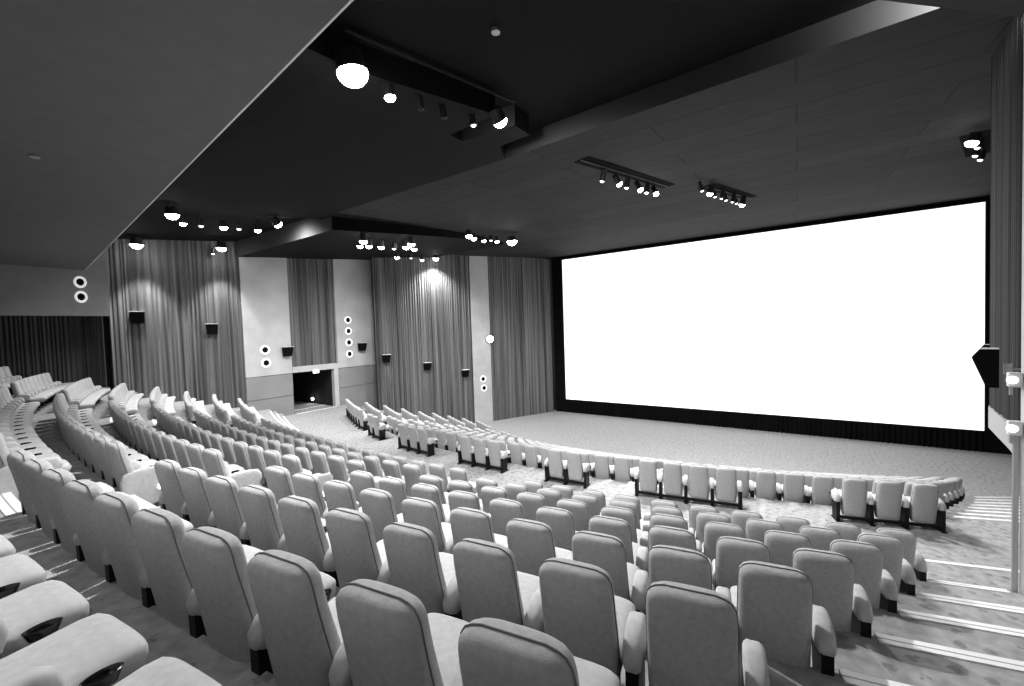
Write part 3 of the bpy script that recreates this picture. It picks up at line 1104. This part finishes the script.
for i, p in enumerate(T2):
    hang(p, (.25 * (-1) ** i, .1, -1), '%s small spotlight in the tight row above the screen middle, counting toward the screen' % WORD[i], bright=i in (1, 7), lens=.10 if i in (1, 7) else .07,
         length=.34, group=G2, power=1700 if i == 7 else 0, angle=150)
T3 = [(4.01, 17.03, 4.75), (4.29, 17.77, 4.78), (4.48, 18.74, 4.81), (4.75, 19.41, 4.83)]
for i, p in enumerate(T3):
    hang(p, (-.3, 0, -1), '%s small spotlight of the end tray by the side entrance' % WORD[i], bright=i == 0, lens=.13 if i == 0 else .08, group=G3,
         power=220 if i == 0 else 0, angle=150)

# track in the central coffer
tk = MB(); tk.tube([W(-5.55, 3.9, 4.56), W(-4.9, 7.5, 4.80)], .03, 6)
tag(tk.obj('lighting_track', BODY), 'long black lighting track in the central ceiling coffer', 'lighting track')
S = [((-5.62, 4.05, 4.02), True, .21, 1500, 'biggest glaring spotlight near the soffit edge'), ((-5.75, 4.87, 4.05), True, .085, 150, 'small round lamp beside the biggest glaring spotlight'),
     ((-5.66, 5.50, 4.08), False, .06, 0, 'unlit dark can in the coffer, nearer the glaring lamp'), ((-5.60, 6.05, 4.12), False, .06, 0, 'unlit dark can in the coffer, farther from the glaring lamp'),
     ((-5.45, 6.75, 4.20), False, .07, 0, 'dim spotlight with an edge glint beside the coffer end'), ((-5.02, 7.10, 4.28), True, .13, 450, 'bright spotlight at the coffer end facing the boards')]
for i, (p, b, l, pw, lab) in enumerate(S):
    e = hang(p, (.05, .15 if i != 5 else .9, -1), lab, bright=b, lens=l, drop=.14, length=.26 if i else .3, group='spotlights of the central coffer', power=pw, angle=155)
    if not b and i in (2, 3):
        for c in e.children:
            if c.name.startswith('lens'): c.data.materials[0] = BODY
mb = MB(); mb.cyl(W(-3.92, 5.5, zm(5.5) + .455), W(-3.92, 5.5, zm(5.5) + .40), .07); tag(mb.obj('ceiling_eyelet', METAL), 'tiny pale round fitting alone on the dark coffer ceiling', 'ceiling fitting')
mb = MB(); mb.cyl(W(-9.6, 1.2, 2.905), W(-9.6, 1.2, 2.87), .06); tag(mb.obj('soffit_detector', METAL), 'small round detector alone on the grey soffit', 'detector')

# rear left coffer fixtures
RL = [((-17.09, 5.11, 4.23), 1, .17, 700), ((-18.34, 5.79, 4.28), 1, .10, 0), ((-18.47, 6.39, 4.33), 0, .10, 0), ((-18.35, 7.09, 4.38), 1, .12, 300), ((-18.35, 7.63, 4.42), 0, .10, 0),
      ((-18.28, 8.31, 4.47), 1, .11, 300), ((-16.80, 8.39, 4.48), 1, .14, 500)]
for i, (p, b, l, pw) in enumerate(RL):
    hang((p[0], p[1], p[2] - .06), (-.1, .1 if i < 6 else .9, -1), '%s lamp in the row over the rear side stalls, counting from the soffit' % WORD[i], bright=bool(b), lens=l, drop=.2, group='lamps of the rear side coffer',
         power=pw, angle=150)
tk = MB(); tk.tube([W(-17.2, 4.6, 4.62), W(-18.3, 6.4, 4.70), W(-16.8, 8.9, 4.80)], .025, 6)
tag(tk.obj('lighting_track', BODY), 'black lighting track over the rear side stalls', 'lighting track')
hang((-23.45, 5.70, 4.18), (-.12, .05, -1), 'glaring lamp close to the curtain by the porthole panel', lens=.20, group='curtain wash lamps', power=520, angle=66, blend=.6, length=.3, drop=.15)
hang((-22.5, 8.55, 4.30), (-.12, .0, -1), 'bright lamp close to the curtain by the pale door panel', lens=.18, group='curtain wash lamps', power=520, angle=66, blend=.6, length=.3, drop=.15)
hang((-23.2, 8.45, 4.12), (-.2, 0, -1), 'small lamp tucked below the bright curtain lamp', bright=False, lens=.09, group='curtain wash lamps')

# fixtures under the lower side ceiling
SD = [((-16.12, 11.60, 3.94), 1, .12, 0), ((-14.98, 10.95, 3.90), 1, .15, 700), ((-16.00, 11.98, 3.98), 1, .13, 0), ((-16.08, 12.71, 4.05), 1, .13, 0), ((-16.30, 13.65, 4.14), 0, .12, 0),
      ((-15.70, 13.89, 4.17), 1, .15, 700), ((-15.0, 13.6, 4.17), 1, .15, 0), ((-16.14, 14.80, 4.26), 1, .13, 0)]
for i, (p, b, l, pw) in enumerate(SD):
    hang(p, (-.25, .1, -1), '%s lamp of the cluster before the entrance doorway, counting toward the screen' % WORD[i], bright=bool(b), lens=l, group='lamps of the lower side ceiling', power=pw, angle=150, length=.3)
SE = [((-19.28, 16.34, 4.41), 1, .13, 0), ((-19.30, 17.43, 4.51), 0, .10, 0), ((-19.78, 18.78, 4.61), 1, .10, 0), ((-19.75, 20.0, 4.85), 1, .17, 1000)]
for i, (p, b, l, pw) in enumerate(SE):
    hang(p, (-.15, .1, -1), '%s lamp in the low row before the widest curtain, counting toward the screen' % WORD[i], bright=bool(b), lens=l, group='lamps before the widest curtain', power=pw, angle=120)
SF = [((-12.87, 15.29, 4.50), 1, .14, 0), ((-13.22, 16.08, 4.55), 1, .12, 0), ((-13.38, 17.08, 4.62), 1, .10, 0), ((-13.11, 17.33, 4.64), 0, .10, 0), ((-13.16, 17.92, 4.68), 1, .10, 0), ((-12.71, 18.68, 4.74), 1, .24, 1500)]
for i, (p, b, l, pw) in enumerate(SF):
    hang(p, (0, .1, -1), '%s lamp of the row nearest the screen corner, counting toward the screen' % WORD[i], bright=bool(b), lens=l, group='lamps beside the screen corner', power=pw, angle=160)
e = empty('wall_lamp', W(-18.62, 24.1, -.68)); tag(e, 'glaring lamp standing off the wall beside the curtain next to the screen', 'lamp')
mb = MB(); mb.cyl((0, 0, 0), (.10, -.14, 0), .24, .26, n=18); mb.obj('housing', BODY, parent=e)
mb = MB(); mb.cyl((.10, -.14, 0), (.115, -.16, 0), .24, n=18); mb.obj('lens', LAMP, parent=e)

# unseen fill lamps added to brighten the near rows, and one in the coffer above the side aisle
for i, (x, y) in enumerate(((-1.6, -.9), (-6.0, -.3), (-10.0, -1.2))):
    hang((x, y, 2.86), (0, 0, -1), '%s unseen fill lamp added under the grey soffit over the rear stalls' % WORD[i], lens=.06, drop=.01, length=.08, group='added soffit fill lamps', power=55, angle=150)
hang((2.5, 8.1, 4.62), (-.45, .9, .12), 'spotlight in the coffer above the side aisle', lens=.08, group='spotlights of the central coffer', power=500, angle=110)

# ---------------------------------------------------------------- world, camera
w = bpy.data.worlds.new('World'); SC.world = w; w.use_nodes = True
w.node_tree.nodes['Background'].inputs[0].default_value = (1, 1, 1, 1)
w.node_tree.nodes['Background'].inputs[1].default_value = 0.02
cam = bpy.data.cameras.new('camera'); co = bpy.data.objects.new('camera', cam); COL.objects.link(co)
cam.sensor_fit = 'HORIZONTAL'; cam.sensor_width = 36; cam.lens = FPX / 1024 * 36
cam.clip_start = 0.05; cam.clip_end = 200
Rr = Matrix((RIGHT, -DOWN, -FWD)).transposed()
co.matrix_world = Matrix.Translation((0, 0, ZO)) @ Rr.to_4x4()
SC.camera = co
SC.view_settings.view_transform = 'Standard'; SC.view_settings.look = 'None'
SC.view_settings.gamma = 1; SC.view_settings.use_curve_mapping = False
SC.view_settings.exposure = 0.0
SC.cycles.use_denoising = True
SC.cycles.max_bounces = 8; SC.cycles.diffuse_bounces = 5
